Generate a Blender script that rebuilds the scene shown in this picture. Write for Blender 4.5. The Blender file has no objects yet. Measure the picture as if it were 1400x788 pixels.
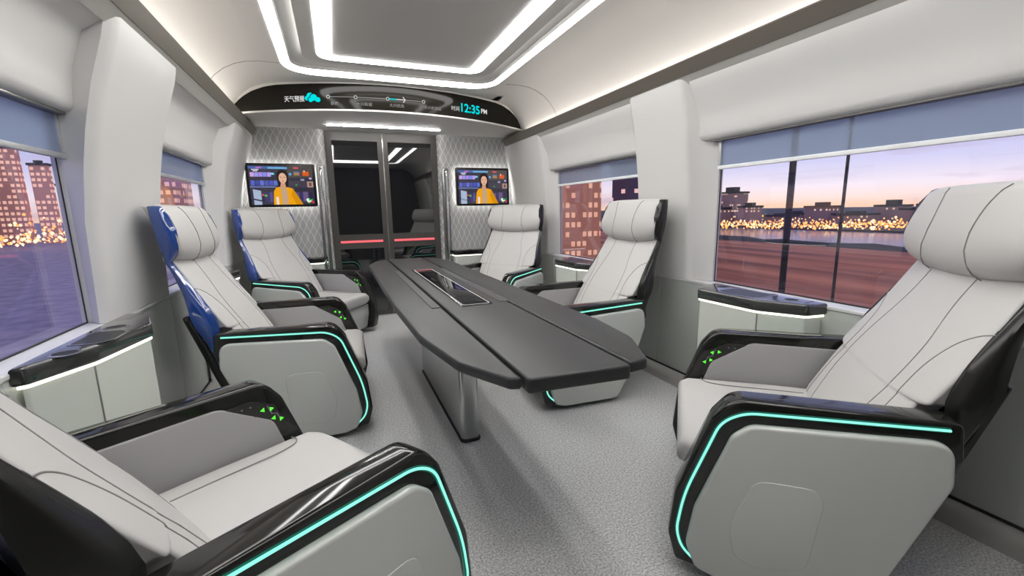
import bpy, bmesh, math, random
from mathutils import Vector, Matrix
random.seed(7)
C = bpy.context.scene.collection
PI = math.pi

# ------------------------------------------------------------------ materials
def mat(name, col, rough=.5, metal=0., spec=.5, coat=0., emit=None, estr=0., bump=None, noise=None, sheen=0.):
    m = bpy.data.materials.new(name); m.use_nodes = True
    nt = m.node_tree; b = nt.nodes['Principled BSDF']
    b.inputs['Base Color'].default_value = (*col, 1); b.inputs['Roughness'].default_value = rough
    b.inputs['Metallic'].default_value = metal; b.inputs['Specular IOR Level'].default_value = spec
    b.inputs['Coat Weight'].default_value = coat; b.inputs['Coat Roughness'].default_value = .03
    if sheen: b.inputs['Sheen Weight'].default_value = sheen
    if emit: b.inputs['Emission Color'].default_value = (*emit, 1); b.inputs['Emission Strength'].default_value = estr
    if bump or noise:
        tc = nt.nodes.new('ShaderNodeTexCoord'); n = nt.nodes.new('ShaderNodeTexNoise')
        sc, st, dist = bump if bump else (noise[0], 0, 0)
        n.inputs['Scale'].default_value = sc; n.inputs['Detail'].default_value = 3
        nt.links.new(tc.outputs['Object'], n.inputs['Vector'])
        if bump:
            bp = nt.nodes.new('ShaderNodeBump'); bp.inputs['Strength'].default_value = st; bp.inputs['Distance'].default_value = dist
            nt.links.new(n.outputs['Fac'], bp.inputs['Height']); nt.links.new(bp.outputs['Normal'], b.inputs['Normal'])
        if noise:
            r = nt.nodes.new('ShaderNodeValToRGB'); nt.links.new(n.outputs['Fac'], r.inputs['Fac'])
            r.color_ramp.elements[0].position = .3; r.color_ramp.elements[1].position = .7
            r.color_ramp.elements[0].color = (*[c*noise[1] for c in col], 1); r.color_ramp.elements[1].color = (*[min(1, c*noise[2]) for c in col], 1)
            nt.links.new(r.outputs['Color'], b.inputs['Base Color'])
    return m
def emis(name, col, s):
    m = bpy.data.materials.new(name); m.use_nodes = True; nt = m.node_tree; nt.nodes.clear()
    e = nt.nodes.new('ShaderNodeEmission'); e.inputs['Color'].default_value = (*col, 1); e.inputs['Strength'].default_value = s
    o = nt.nodes.new('ShaderNodeOutputMaterial'); nt.links.new(e.outputs[0], o.inputs[0]); return m

M = {}
M['wall'] = mat('warm_white_panel', (.63, .625, .612), .42, bump=(600, .03, .001))
M['wall_low'] = mat('grey_green_panel', (.44, .46, .43), .35)
M['ceil'] = mat('ceiling_grey', (.60, .59, .57), .5)
M['ceil_in'] = mat('ceiling_centre', (.54, .53, .51), .5)
M['rail'] = mat('bronze_rail', (.17, .152, .128), .40, metal=.3)
M['rail2'] = mat('rail_underside', (.50, .49, .46), .4)
M['gloss'] = mat('piano_black', (.012, .012, .011), .09)
M['capgloss'] = mat('smoked_gloss_cap', (.035, .035, .034), .12, spec=.8, coat=.6)
M['shell_black'] = mat('satin_black_shell', (.014, .014, .013), .22, spec=.4)
M['blue'] = mat('blue_reflection_gloss', (.012, .055, .26), .12, coat=1.)  # shell gloss with the window sky's reflection put into its colour
M['matt_black'] = mat('matt_black', (.014, .014, .013), .45)
M['black'] = mat('rubber_black', (.01, .01, .01), .7)
M['leather'] = mat('light_grey_leather', (.51, .50, .488), .48, bump=(420, .06, .002))
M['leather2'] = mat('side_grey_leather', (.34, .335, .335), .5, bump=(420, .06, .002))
M['seam'] = mat('seam_grey', (.23, .225, .22), .8)
M['shellw'] = mat('gloss_light_panel', (.50, .51, .485), .22, coat=.5)
M['console'] = mat('console_panel', (.60, .62, .57), .28, coat=.3)
M['back'] = mat('rear_wall_grey', (.07, .068, .065), .5)
M['table'] = mat('charcoal_table', (.026, .0265, .0275), .42, spec=.4)
M['table_in'] = mat('grey_insert', (.055, .055, .056), .35)
M['glassblk'] = mat('black_glass', (.006, .006, .007), .03)
M['silver'] = mat('brushed_steel', (.50, .51, .50), .18, metal=1.)
M['steel_dark'] = mat('dark_steel', (.30, .30, .29), .25, metal=.9)
M['chrome'] = mat('chrome', (.8, .82, .85), .08, metal=1.)
M['alu'] = mat('aluminium', (.55, .56, .58), .35, metal=.6)
M['alu2'] = mat('baseboard_grey', (.42, .41, .39), .35, metal=.3)
M['white'] = mat('lit_bar_white', (.8, .82, .84), .35)  # light on the right-hand blind bars put into the colour
M['door'] = mat('door_frame_dark', (.060, .056, .052), .4)
M['door_glass'] = mat('door_dark_glass', (.008, .008, .010), .015, spec=.9, coat=1.)
M['tvframe'] = mat('tv_black', (.01, .01, .01), .25)
M['ring'] = emis('ceiling_light_white', (1, .985, .96), 16)
M['cove'] = emis('cove_warm', (1, .925, .84), 17.)
M['soffit_l'] = emis('soffit_light', (1, .98, .95), 75.)
M['trough_l'] = emis('trough_light', (1, .98, .95), 9.)
M['cons_l'] = emis('console_light', (1, .97, .82), 2.6)
M['teal'] = emis('teal_light', (.30, 1., .78), 1.15)
M['tealdim'] = mat('teal_glow_spill', (.01, .08, .06), .2, emit=(.0, .45, .30), estr=.16)  # glow of the teal strip on the black arm, painted as dim emission
M['red'] = emis('red_light', (1, .16, .18), 1.1)
M['green'] = emis('green_icon', (.12, 1, .05), 1.3)
M['icon'] = emis('icon_grey', (.5, .5, .55), .25)
M['cyan'] = emis('cyan_text', (.0, .78, .80), 1.)
M['wtext'] = emis('white_text', (.9, .9, .88), .8)
M['dimtext'] = emis('dim_text', (.7, .7, .68), .55)
M['screen_gloss'] = mat('display_black', (.010, .009, .007), .10, spec=.12)

# carpet
def carpet():
    m = bpy.data.materials.new('speckled_carpet'); m.use_nodes = True; nt = m.node_tree; b = nt.nodes['Principled BSDF']
    tc = nt.nodes.new('ShaderNodeTexCoord')
    v = nt.nodes.new('ShaderNodeTexNoise'); v.inputs['Scale'].default_value = 135; v.inputs['Detail'].default_value = 4; v.inputs['Roughness'].default_value = .75
    r = nt.nodes.new('ShaderNodeValToRGB'); r.color_ramp.elements[0].position = .36; r.color_ramp.elements[1].position = .64
    r.color_ramp.elements[0].color = (.27, .27, .272, 1); r.color_ramp.elements[1].color = (.76, .76, .76, 1)
    nt.links.new(tc.outputs['Object'], v.inputs['Vector']); nt.links.new(v.outputs['Fac'], r.inputs['Fac']); nt.links.new(r.outputs['Color'], b.inputs['Base Color'])
    bp = nt.nodes.new('ShaderNodeBump'); bp.inputs['Strength'].default_value = .6; bp.inputs['Distance'].default_value = .004
    nt.links.new(v.outputs['Fac'], bp.inputs['Height']); nt.links.new(bp.outputs['Normal'], b.inputs['Normal'])
    b.inputs['Roughness'].default_value = .9
    return m
M['carpet'] = carpet()

# woven wave pattern of the end wall: crossing sine lines
def wave_pattern():
    m = bpy.data.materials.new('wave_lattice_panel'); m.use_nodes = True; nt = m.node_tree; b = nt.nodes['Principled BSDF']
    N, L = nt.nodes.new, nt.links.new
    def mth(op, a, c=None):
        n = N('ShaderNodeMath'); n.operation = op
        for i, x in enumerate((a, c)):
            if x is None: continue
            if isinstance(x, (int, float)): n.inputs[i].default_value = x
            else: L(x, n.inputs[i])
        return n.outputs[0]
    tc = N('ShaderNodeTexCoord'); sp = N('ShaderNodeSeparateXYZ'); L(tc.outputs['Object'], sp.inputs[0])
    X, Z = sp.outputs['X'], sp.outputs['Z']
    P = .060; per = .27
    s = mth('MULTIPLY', mth('SINE', mth('MULTIPLY', Z, 2*PI/per)), P*.44/P)
    masks = []
    for sg in (1, -1):
        xx = mth('ADD', mth('DIVIDE', X, P), mth('MULTIPLY', s, sg))
        fr = mth('ABSOLUTE', mth('SUBTRACT', mth('FRACT', mth('ADD', xx, 100 + (.5 if sg < 0 else 0)*0)), .5))
        masks.append(mth('LESS_THAN', fr, .045))
    k = mth('MAXIMUM', masks[0], masks[1])
    mx = N('ShaderNodeMix'); mx.data_type = 'RGBA'; L(k, mx.inputs['Factor'])
    mx.inputs['A'].default_value = (.42, .42, .415, 1); mx.inputs['B'].default_value = (.72, .715, .70, 1)
    L(mx.outputs['Result'], b.inputs['Base Color']); b.inputs['Roughness'].default_value = .45
    return m
M['wave'] = wave_pattern()

def window_glass():
    m = bpy.data.materials.new('tinted_window_glass'); m.use_nodes = True; nt = m.node_tree; nt.nodes.clear()
    o = nt.nodes.new('ShaderNodeOutputMaterial'); t = nt.nodes.new('ShaderNodeBsdfTransparent'); t.inputs[0].default_value = (.95, .94, .98, 1)
    g = nt.nodes.new('ShaderNodeBsdfGlossy'); g.inputs['Roughness'].default_value = .01; g.inputs[0].default_value = (.9, .88, 1, 1)
    lw = nt.nodes.new('ShaderNodeLayerWeight'); lw.inputs['Blend'].default_value = .5
    pw = nt.nodes.new('ShaderNodeMath'); pw.operation = 'POWER'; nt.links.new(lw.outputs['Facing'], pw.inputs[0]); pw.inputs[1].default_value = 4.
    ad = nt.nodes.new('ShaderNodeMath'); ad.operation = 'MULTIPLY_ADD'; nt.links.new(pw.outputs[0], ad.inputs[0]); ad.inputs[1].default_value = .5; ad.inputs[2].default_value = .045
    mx = nt.nodes.new('ShaderNodeMixShader'); nt.links.new(ad.outputs[0], mx.inputs[0]); nt.links.new(t.outputs[0], mx.inputs[1]); nt.links.new(g.outputs[0], mx.inputs[2])
    nt.links.new(mx.outputs[0], o.inputs[0]); return m
M['wglass'] = window_glass()
def blind():
    m = bpy.data.materials.new('sheer_blind_fabric'); m.use_nodes = True; nt = m.node_tree; nt.nodes.clear()
    o = nt.nodes.new('ShaderNodeOutputMaterial'); t = nt.nodes.new('ShaderNodeBsdfTransparent'); t.inputs[0].default_value = (.80, .88, .95, 1)
    d = nt.nodes.new('ShaderNodeBsdfDiffuse'); d.inputs[0].default_value = (.42, .47, .54, 1)
    tr = nt.nodes.new('ShaderNodeBsdfTranslucent'); tr.inputs[0].default_value = (.42, .47, .54, 1)
    m1 = nt.nodes.new('ShaderNodeMixShader'); m1.inputs[0].default_value = .5; nt.links.new(d.outputs[0], m1.inputs[1]); nt.links.new(tr.outputs[0], m1.inputs[2])
    m2 = nt.nodes.new('ShaderNodeMixShader'); m2.inputs[0].default_value = .6; nt.links.new(t.outputs[0], m2.inputs[1]); nt.links.new(m1.outputs[0], m2.inputs[2])
    nt.links.new(m2.outputs[0], o.inputs[0]); return m
M['blind'] = blind()

# ------------------------------------------------------------------ mesh helpers
class MB:
    def __init__(s): s.v = []; s.f = []; s.mi = []
    def add(s, vs, fs, mi=0):
        o = len(s.v); s.v += [tuple(v) for v in vs]; s.f += [[i+o for i in f] for f in fs]; s.mi += [mi]*len(fs); return s
    def box(s, a, b, mi=0):
        (x0, y0, z0), (x1, y1, z1) = a, b
        vs = [(x0,y0,z0),(x1,y0,z0),(x1,y1,z0),(x0,y1,z0),(x0,y0,z1),(x1,y0,z1),(x1,y1,z1),(x0,y1,z1)]
        return s.add(vs, [[0,3,2,1],[4,5,6,7],[0,1,5,4],[1,2,6,5],[2,3,7,6],[3,0,4,7]], mi)
    def rows(s, rows, closed=True, cap=True, mi=0):
        n = len(rows[0]); vs = [p for r in rows for p in r]; fs = []
        for i in range(len(rows)-1):
            for j in range(n if closed else n-1):
                k = (j+1) % n; fs.append([i*n+j, i*n+k, (i+1)*n+k, (i+1)*n+j])
        if cap and closed:
            fs.append(list(range(n))[::-1]); fs.append([(len(rows)-1)*n+j for j in range(n)])
        return s.add(vs, fs, mi)
    def build(s, name, m, parent=None, sharp=40, bevel=0):
        me = bpy.data.meshes.new(name); me.from_pydata(s.v, [], s.f)
        for mm in (m if isinstance(m, (list, tuple)) else [m]): me.materials.append(mm)
        for p, k in zip(me.polygons, s.mi): p.material_index = k
        bm = bmesh.new(); bm.from_mesh(me); bmesh.ops.recalc_face_normals(bm, faces=bm.faces)
        if bevel:
            es = [e for e in bm.edges if len(e.link_faces) == 2 and e.calc_face_angle(0) > .5]
            bmesh.ops.bevel(bm, geom=es, offset=bevel, segments=3, profile=.6, affect='EDGES', clamp_overlap=True)
        bm.to_mesh(me); bm.free()
        for p in me.polygons: p.use_smooth = True
        me.set_sharp_from_angle(angle=math.radians(sharp))
        o = bpy.data.objects.new(name, me); C.objects.link(o)
        if parent: o.parent = parent
        return o

def fillet(pts, r, seg=6):
    """round the corners of a closed 2-D polygon; r: number or list"""
    out = []; n = len(pts)
    for i in range(n):
        p = Vector(pts[i]); a = Vector(pts[i-1]) - p; b = Vector(pts[(i+1) % n]) - p
        ri = r[i] if isinstance(r, (list, tuple)) else r
        if ri <= 0: out.append(tuple(p)); continue
        ang = a.angle(b); d = min(ri/math.tan(ang/2), a.length*.48, b.length*.48)
        p0 = p + a.normalized()*d; p1 = p + b.normalized()*d
        for k in range(seg+1):
            t = k/seg; q = p0*(1-t)**2 + p*2*t*(1-t) + p1*t*t; out.append(tuple(q))
    return out
def smooth_path(pts, r, seg=6):
    out = [tuple(pts[0])]; n = len(pts)
    for i in range(1, n-1):
        p = Vector(pts[i]); a = Vector(pts[i-1])-p; b = Vector(pts[i+1])-p
        d = min(r, a.length*.48, b.length*.48); p0 = p+a.normalized()*d; p1 = p+b.normalized()*d
        for k in range(seg+1):
            t = k/seg; out.append(tuple(p0*(1-t)**2+p*2*t*(1-t)+p1*t*t))
    out.append(tuple(pts[-1])); return out
def offset(poly, d):
    n = len(poly); A = sum(poly[i][0]*poly[(i+1)%n][1]-poly[(i+1)%n][0]*poly[i][1] for i in range(n)); sg = 1 if A > 0 else -1
    out = []
    for i in range(n):
        p = Vector(poly[i]); e1 = (p-Vector(poly[i-1])); e2 = (Vector(poly[(i+1)%n])-p)
        if e1.length < 1e-9: e1 = e2
        if e2.length < 1e-9: e2 = e1
        e1.normalize(); e2.normalize()
        n1 = Vector((-e1.y, e1.x))*sg; n2 = Vector((-e2.y, e2.x))*sg; m = n1+n2
        m = m.normalized() if m.length > 1e-6 else n1
        k = max(.5, m.dot(n1)); out.append((p.x+m.x*d/k, p.y+m.y*d/k))
    return out
def prism(mb, poly, h0, h1, f, b=0., seg=3, mi=0):
    """extrude poly from h0 to h1 with rounded rims; f maps (a,b,h) to a point"""
    rings = []
    if b > 0:
        for k in range(seg+1):
            a = k/seg*PI/2; rings.append((b*(1-math.sin(a)), h0+(b*(1-math.cos(a)))*(1 if h1 > h0 else -1)))
        for k in range(seg+1):
            a = k/seg*PI/2; rings.append((b*(1-math.cos(a)), h1-(b*(1-math.sin(a)))*(1 if h1 > h0 else -1)))
    else: rings = [(0, h0), (0, h1)]
    rows = []
    for ins, h in rings:
        q = offset(poly, ins) if ins > 1e-7 else poly
        rows.append([f(x, y, h) for x, y in q])
    return mb.rows(rows, mi=mi)
def tube(mb, pts, r, n=10, mi=0, flat=1.):
    P = [Vector(p) for p in pts]; rows = []
    up = Vector((0, 0, 1))
    T0 = (P[1]-P[0]).normalized()
    if abs(T0.dot(up)) > .95: up = Vector((0, 1, 0))
    nrm = (up - T0*up.dot(T0)).normalized()
    for i, p in enumerate(P):
        T = (P[min(i+1, len(P)-1)]-P[max(i-1, 0)])
        T = T.normalized() if T.length > 1e-9 else T0
        nrm = (nrm - T*nrm.dot(T)).normalized(); bi = T.cross(nrm)
        ri = r[i] if isinstance(r, (list, tuple)) else r
        rows.append([p+nrm*math.cos(2*PI*k/n)*ri*flat+bi*math.sin(2*PI*k/n)*ri for k in range(n)])
    return mb.rows(rows, mi=mi)
def empty(name, loc, rz=0):
    o = bpy.data.objects.new(name, None); C.objects.link(o); o.location = loc; o.rotation_euler = (0, 0, rz); o.empty_display_size = .1; return o
def tag(o, label, cat, group=None, kind=None):
    o['label'] = label; o['category'] = cat
    if group: o['group'] = group
    if kind: o['kind'] = kind
    return o
def struct(o): o['kind'] = 'structure'; return o
def interp(tab, z):
    if z >= tab[0][0]: return tab[0][1:]
    for a, b in zip(tab, tab[1:]):
        if a[0] >= z >= b[0]:
            t = (a[0]-z)/(a[0]-b[0]+1e-9); return tuple(x+(y-x)*t for x, y in zip(a[1:], b[1:]))
    return tab[-1][1:]
XYZ = lambda x, y, h: (x, y, h)
sg = lambda x: (x > 0)-(x < 0)

# ================================================================== ROOM
Y0, Y1 = -1.25, 4.93      # back wall, end wall
mb = MB().box((-1.6, Y0-.1, -.06), (1.6, Y1+.12, 0)); struct(mb.build('floor', M['carpet']))

# per side data: sign, windows (y0,y1), pillar spans, sill z
SIDE = {
 'right': dict(s=1, sill=.682, head=1.488, win=[(.25, 1.935), (2.60, 3.86)], xr=1.285, zr=1.832, low=1.40),
 'left':  dict(s=-1, sill=.722, head=1.495, win=[(.45, 2.125), (2.80, 3.98)], xr=1.215, zr=1.842, low=1.40)}
for side, D in SIDE.items():
    s = D['s']; sill, head = D['sill'], D['head']; W = D['win']; xr, zr = D['xr'], D['zr']
    # lower wall: panels with narrow joints
    cuts = [Y0] + ([-.4, .95, 2.30, 3.86] if side == 'right' else [-.4, .9, 2.22, 2.74, 3.9]) + [Y1]
    mb = MB()
    for a, b in zip(cuts, cuts[1:]):
        lo, hi = sorted((s*D['low'], s*1.504)); mb.box((lo, a+.0025, 0), (hi, b-.0025, sill-.006))
    lo, hi = sorted((s*(D['low']+.008), s*1.502)); mb.box((lo, Y0, 0), (hi, Y1, sill-.012))
    struct(mb.build('wall_'+side, M['wall_low'], bevel=.003))
    # white window ledge
    lo, hi = sorted((s*(D['low']-.004), s*1.504)); mb = MB().box((lo, Y0, sill-.016), (hi, Y1, sill)); 
    o = mb.build('trim_1' if side == 'right' else 'trim_2', M['wall'], bevel=.004); struct(o)
    # pillar profile in (out, z): curved in towards the rail
    xf = 1.385
    PT = [(1.9, 1.286), (1.84, 1.289), (1.79, 1.293), (1.73, 1.304), (1.65, 1.322), (1.5, 1.348), (1.3, 1.374), (1.1, 1.387), (.68, 1.397)] if side == 'right' else [(1.9, 1.222), (1.84, 1.226), (1.78, 1.236), (1.72, 1.255), (1.6, 1.294), (1.45, 1.332), (1.3, 1.36), (1.1, 1.385), (.72, 1.397)]
    def prof(xb, z):   # inner x of a pillar at height z
        for a_, b_ in zip(PT, PT[1:]):
            if a_[0] >= z >= b_[0]: t = (a_[0]-z)/(a_[0]-b_[0]); return a_[1]+(b_[1]-a_[1])*t
        return PT[-1][1]
    spans = [(Y0, W[0][0]), (W[0][1], W[1][0]), (W[1][1], Y1)]
    for k, (a, b) in enumerate(spans):
        rows = []
        for i in range(22):
            z = sill+.002 + (zr+.02-sill)*(i/21)
            x = prof(xf, z); e = .09 if k != 99 else 0
            ia = a + (.10 if k > 0 else 0); ib = b - (.10 if k < 2 else 0)
            if k == 1: ia = 2.055 if side == 'right' else 2.085; ib = b-.05
            pl = []
            pts = [(1.502, a), (1.472, a), (x+.034, ia-.010 if k else ia), (x+.018, ia), (x+.006, ia+.012), (x, ia+.034), (x, ib-.034), (x+.006, ib-.012), (x+.018, ib), (x+.034, ib+(.010 if k < 2 else 0)), (1.472, b), (1.502, b)]
            for (px, py) in pts: pl.append((s*px, py, z))
            rows.append(pl)
        mb = MB().rows(rows)
        struct(mb.build('wall_%s_pillar' % side, M['wall'], sharp=35))
    # overhead panels above each window, lower lip rounded
    for (a, b) in W:
        a2, b2 = a-.12, b+.10
        prof2 = [(1.502, head+.0), (1.462, head+.004), (1.425, head-.004), (1.405, head+.006), (1.397, head+.03), (1.394, head+.08), (1.383, head+.15), (1.362, head+.20), (1.335, head+.27), (xr+.030, zr-.026), (xr+.034, zr+.015), (1.502, zr+.02)]
        rows = [[(s*px, y, pz) for px, pz in prof2] for y in (a2, b2)]
        struct(MB().rows(rows).build('wall_%s_overhead' % side, M['wall'], sharp=50))
    # rail
    poly = [(xr+.055, zr-.006), (xr-.004, zr), (xr-.040, zr+.062), (xr-.036, zr+.070), (xr+.0, zr+.045), (xr+.055, zr+.03)]
    rows = [[(s*px, y, pz) for px, pz in poly] for y in (Y0, Y1-.13)]
    rl = MB().rows(rows).build('trim_3' if side == 'right' else 'trim_4', M['rail'], sharp=30); struct(rl)
    poly = [(xr+.05, zr-.046), (xr+.0, zr-.0), (xr+.002, zr+.004), (xr+.08, zr+.002)]
    rows = [[(s*px, y, pz) for px, pz in poly] for y in (Y0, Y1-.14)]
    struct(MB().rows(rows).build('trim_5' if side == 'right' else 'trim_6', M['rail2'], sharp=30))
    # cove light strip hidden behind the rail
    cv = MB().box(*[tuple(c) for c in ((min(s*(xr+.012), s*(xr+.036)), max(Y0+.02, .45), zr+.052), (max(s*(xr+.012), s*(xr+.036)), 4.25, zr+.058))]).build('cove_light', M['cove'])
    tag(cv, 'warm cove light strip behind the bronze rail along the %s wall' % side, 'light', 'cove lights')
    # windows
    for k, (a, b) in enumerate(W):
        n = {'left': 1, 'right': 3}[side]+k
        w = empty('window_%d' % n, (s*1.49, (a+b)/2, sill)); struct(w)
        def loc(mb, nm, m, **kw):
            o = mb.build(nm, m, **kw); o.parent = w; o.matrix_parent_inverse = Matrix.Translation(w.location).inverted(); return o
        lo, hi = sorted((s*1.488, s*1.492)); loc(MB().box((lo, a-.02, sill-.01), (hi, b+.02, head+.06)), 'window_glass', M['wglass'])
        # thin dark gasket all round
        g = MB(); t = .006
        lo, hi = sorted((s*1.4855, s*1.4875))
        g.box((lo, a-.001, sill), (hi, a+t, head+.05)); g.box((lo, b-t, sill), (hi, b+.001, head+.05)); g.box((lo, a+t, sill), (hi, b-t, sill+t)); g.box((lo, a+t, head+.04), (hi, b-t, head+.05))
        loc(g, 'gasket', M['matt_black'])
        # roller blind
        zb = head-.155 + (.0 if k == 0 else .012)
        rb = empty('roller_blind', (s*1.465, (a+b)/2, head))
        which = ['near', 'far'][k]
        tag(rb, 'half lowered sheer blue-grey roller blind over the %s window of the %s wall' % (which, side), 'window blind', 'roller blinds')
        def bl(mb, nm, m, **kw):
            o = mb.build(nm, m, **kw); o.parent = rb; o.matrix_parent_inverse = Matrix.Translation(rb.location).inverted(); return o
        x0, x1 = sorted((s*1.463, s*1.4645)); bl(MB().box((x0, a+.02, zb), (x1, b-.02, head+.03)), 'fabric', M['blind'])
        x0, x1 = sorted((s*1.452, s*1.468)); bl(MB().box((x0, a+.004, zb-.010), (x1, b-.004, zb+.010)), 'bottom_bar', M['white'] if side == 'right' else M['alu'], bevel=.004)  # right bars painted whiter for the light falling on them
        x0, x1 = sorted((s*1.455, s*1.471))
        for yy in (a+.003, b-.022): bl(MB().box((x0, yy, zb+.012), (x1, yy+.019, head+.02)), 'guide_rail', M['alu'], bevel=.002)
        x0, x1 = sorted((s*1.428, s*1.466)); bl(MB().box((x0, a-.012, head-.014), (x1, b+.012, head+.02)), 'cassette', M['steel_dark'], bevel=.003)
    # baseboard
    poly = [(1.402, 0), (1.402, .068), (1.392, .075), (1.375, .070), (1.352, .052), (1.343, .03), (1.340, 0)]
    struct(MB().rows([[(s*px, y, pz) for px, pz in poly] for y in (Y0, Y1)]).build('baseboard_'+side, M['alu2'], sharp=50))
    x0, x1 = sorted((s*1.392, s*1.401)); struct(MB().box((x0, Y0, .076), (x1, Y1, .084)).build('trim_7' if side == 'right' else 'trim_8', M['black']))

# ------------------------------------------------ ceiling
def roundrect(cx, cy, hx, hy, r, seg=10):
    return fillet([(cx-hx, cy-hy), (cx+hx, cy-hy), (cx+hx, cy+hy), (cx-hx, cy+hy)], r, seg)
def ringmesh(mb, out, inn, z, zi=None, mi=0):
    n = len(out); zi = z if zi is None else zi
    return mb.add([(x, y, z) for x, y in out]+[(x, y, zi) for x, y in inn], [[i, (i+1) % n, n+(i+1) % n, n+i] for i in range(n)], mi)
CX = -.03; YB = -.10
def yfar(h): return h
ZC = 2.15
outer = dict(hx=.80, y1=3.80); 
def rr(hx, y1, r, y0=YB): return roundrect(CX, (y0+y1)/2, hx, (y1-y0)/2, r)
o_out, o_in = rr(.800, 3.81, .26), rr(.742, 3.665, .16, YB+.06)
i_slab, i_out, i_in = rr(.655, 3.50, .16, YB+.22), rr(.565, 3.415, .12, YB+.3), rr(.478, 3.345, .05, YB+.38)
# vaulted outer ceiling: flat inner zone with a hole and curved cove sides
mb = MB()
ringmesh(mb, roundrect(CX, (Y0+4.0)/2, .93, (4.0-Y0)/2, .02), o_out, ZC)
prof = [(.96, ZC), (1.04, 2.142), (1.11, 2.122), (1.18, 2.085), (1.24, 2.035), (1.285, 1.975), (1.31, 1.92), (1.335, 1.86)]
for s in (-1, 1):
    xo = .0
    pr = [(abs(CX*s+.93), ZC)]+prof
    pr = [( .93+CX*s, ZC)] + prof
    rows = [[(s*px, y, pz) for px, pz in pr] for y in (Y0, 4.6)]
    mb.rows(rows, closed=False, cap=False)
mb.add([(-.97, 3.99, ZC), (.97, 3.99, ZC), (.97, 4.6, ZC), (-.97, 4.6, ZC)], [[0, 1, 2, 3]])
# trough between the rings
ringmesh(mb, o_in, rr(.735, 3.655, .16, YB+.06), ZC-.003, 2.165)
ringmesh(mb, rr(.735, 3.655, .16, YB+.06), rr(.60, 3.45, .14, YB+.25), 2.165, 2.198)
# plenum above so that no daylight leaks in
cl = mb.build('ceiling', M['ceil'], sharp=35); struct(cl)
struct(MB().box((-1.6, Y0-.1, 2.215), (1.6, Y1+.1, 2.26)).build('ceiling_roof', M['ceil']))
for s in (-1, 1):
    x0, x1 = sorted((s*1.40, s*1.6)); struct(MB().box((x0, Y0-.1, 1.84), (x1, Y1+.1, 2.26)).build('wall_%s_upper' % ('right' if s > 0 else 'left'), M['ceil']))
# centre raft
mb = MB(); n = len(i_slab)
ringmesh(mb, i_slab, i_slab, 2.156, 2.148); ringmesh(mb, i_slab, i_out, 2.148); ringmesh(mb, i_slab, rr(.63, 3.475, .15, YB+.24), 2.156); ringmesh(mb, rr(.63, 3.475, .15, YB+.24), rr(.63, 3.475, .15, YB+.24), 2.156, 2.20)
mb.add([(x, y, 2.152) for x, y in i_in], [list(range(n))])
struct(mb.build('ceiling_centre_panel', M['ceil_in'], sharp=35))
# end seam arcs of the ceiling vault
for yy in (3.60,):
    mb = MB()
    for s in (-1, 1):
        pts = [(s*px, yy+ (0), pz-.0005) for px, pz in [(.84, ZC)]+prof[:-1]]
        tube(mb, pts, .0022, 6)
    struct(mb.build('trim_9', M['seam']))
# hidden strip on the rim of the centre raft washing the trough
q_ = rr(.634, 3.479, .15, YB+.238); mb = MB(); ringmesh(mb, q_, q_, 2.160, 2.172)
tag(mb.build('trough_light', M['trough_l']), 'concealed light strip round the raised centre panel of the ceiling', 'light')
# light rings
mb = MB(); ringmesh(mb, o_out, o_in, ZC-.003); ringmesh(mb, o_out, o_out, ZC-.003, ZC+.02); ringmesh(mb, o_in, o_in, ZC+.02, ZC-.003)
tag(mb.build('ceiling_light', M['ring']), 'large outer white light ring round the ceiling panel', 'light', 'ceiling light rings')
mb = MB(); ringmesh(mb, i_out, i_in, 2.145); ringmesh(mb, i_out, i_out, 2.145, 2.17); ringmesh(mb, i_in, i_in, 2.17, 2.145)
tag(mb.build('ceiling_light', M['ring']), 'smaller inner white light ring framing the grey centre of the ceiling', 'light', 'ceiling light rings')

# ------------------------------------------------ end wall
ZS = 1.932
yf = lambda x: 3.90+.27*(x+.03)**2
# soffit slab
N = 40; xs = [-1.30+2.62*i/N for i in range(N+1)]
mb = MB(); bot = [(x, yf(x), ZS) for x in xs]; back = [(x, Y1+.05, ZS) for x in xs]
mb.rows([bot, back], closed=False); mb.rows([[(x, y, z+.30) for x, y, z in back], back], closed=False)
struct(mb.build('ceiling_soffit', M['ceil_in']))
lp = MB(); lpp = [(x, yf(x)-.004, ZS+.003) for x in xs]
lp.rows([[(x, y-.004, z-.007), (x, y-.008, z), (x, y-.004, z+.007), (x, y+.012, z+.006), (x, y+.012, z-.006)] for x, y, z in lpp])
struct(lp.build('trim_10', M['ceil'], sharp=60))
# display fascia : black curved screen
disp = empty('destination_display', (0, 3.9, ZS))
tag(disp, 'wide curved black display over the door with stations, weather cloud and 12:35', 'display')
def dchild(mb, nm, m, **kw):
    o = mb.build(nm, m, **kw); o.parent = disp; o.matrix_parent_inverse = Matrix.Translation(disp.location).inverted(); return o
top = [(1.30, 1.955), (1.275, 1.995), (1.24, 2.03), (1.18, 2.07), (1.11, 2.102), (1.02, 2.126), (.93, 2.136), (.5, 2.141), (0, 2.143)]
def ztop(x):
    ax = abs(x-.01); t = sorted(top)
    for a, b in zip(t, t[1:]):
        if a[0] <= ax <= b[0]: return a[1]+(b[1]-a[1])*(ax-a[0])/(b[0]-a[0])
    return t[-1][1]
NX = 72; rows_f = []; rows_b = []
for j in range(9):
    rf = []
    for i in range(NX+1):
        x = -1.285+2.59*i/NX; z0 = ZS+.008; z = z0+(ztop(x)-.004-z0)*j/8; rf.append((x, yf(x), z))
    rows_f.append(rf)
mb = MB(); mb.rows(rows_f, closed=False)
mb.rows([rows_f[-1], [(x, y+.03, z) for x, y, z in rows_f[-1]]], closed=False)
dchild(mb, 'screen', M['screen_gloss'], sharp=60)
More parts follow.
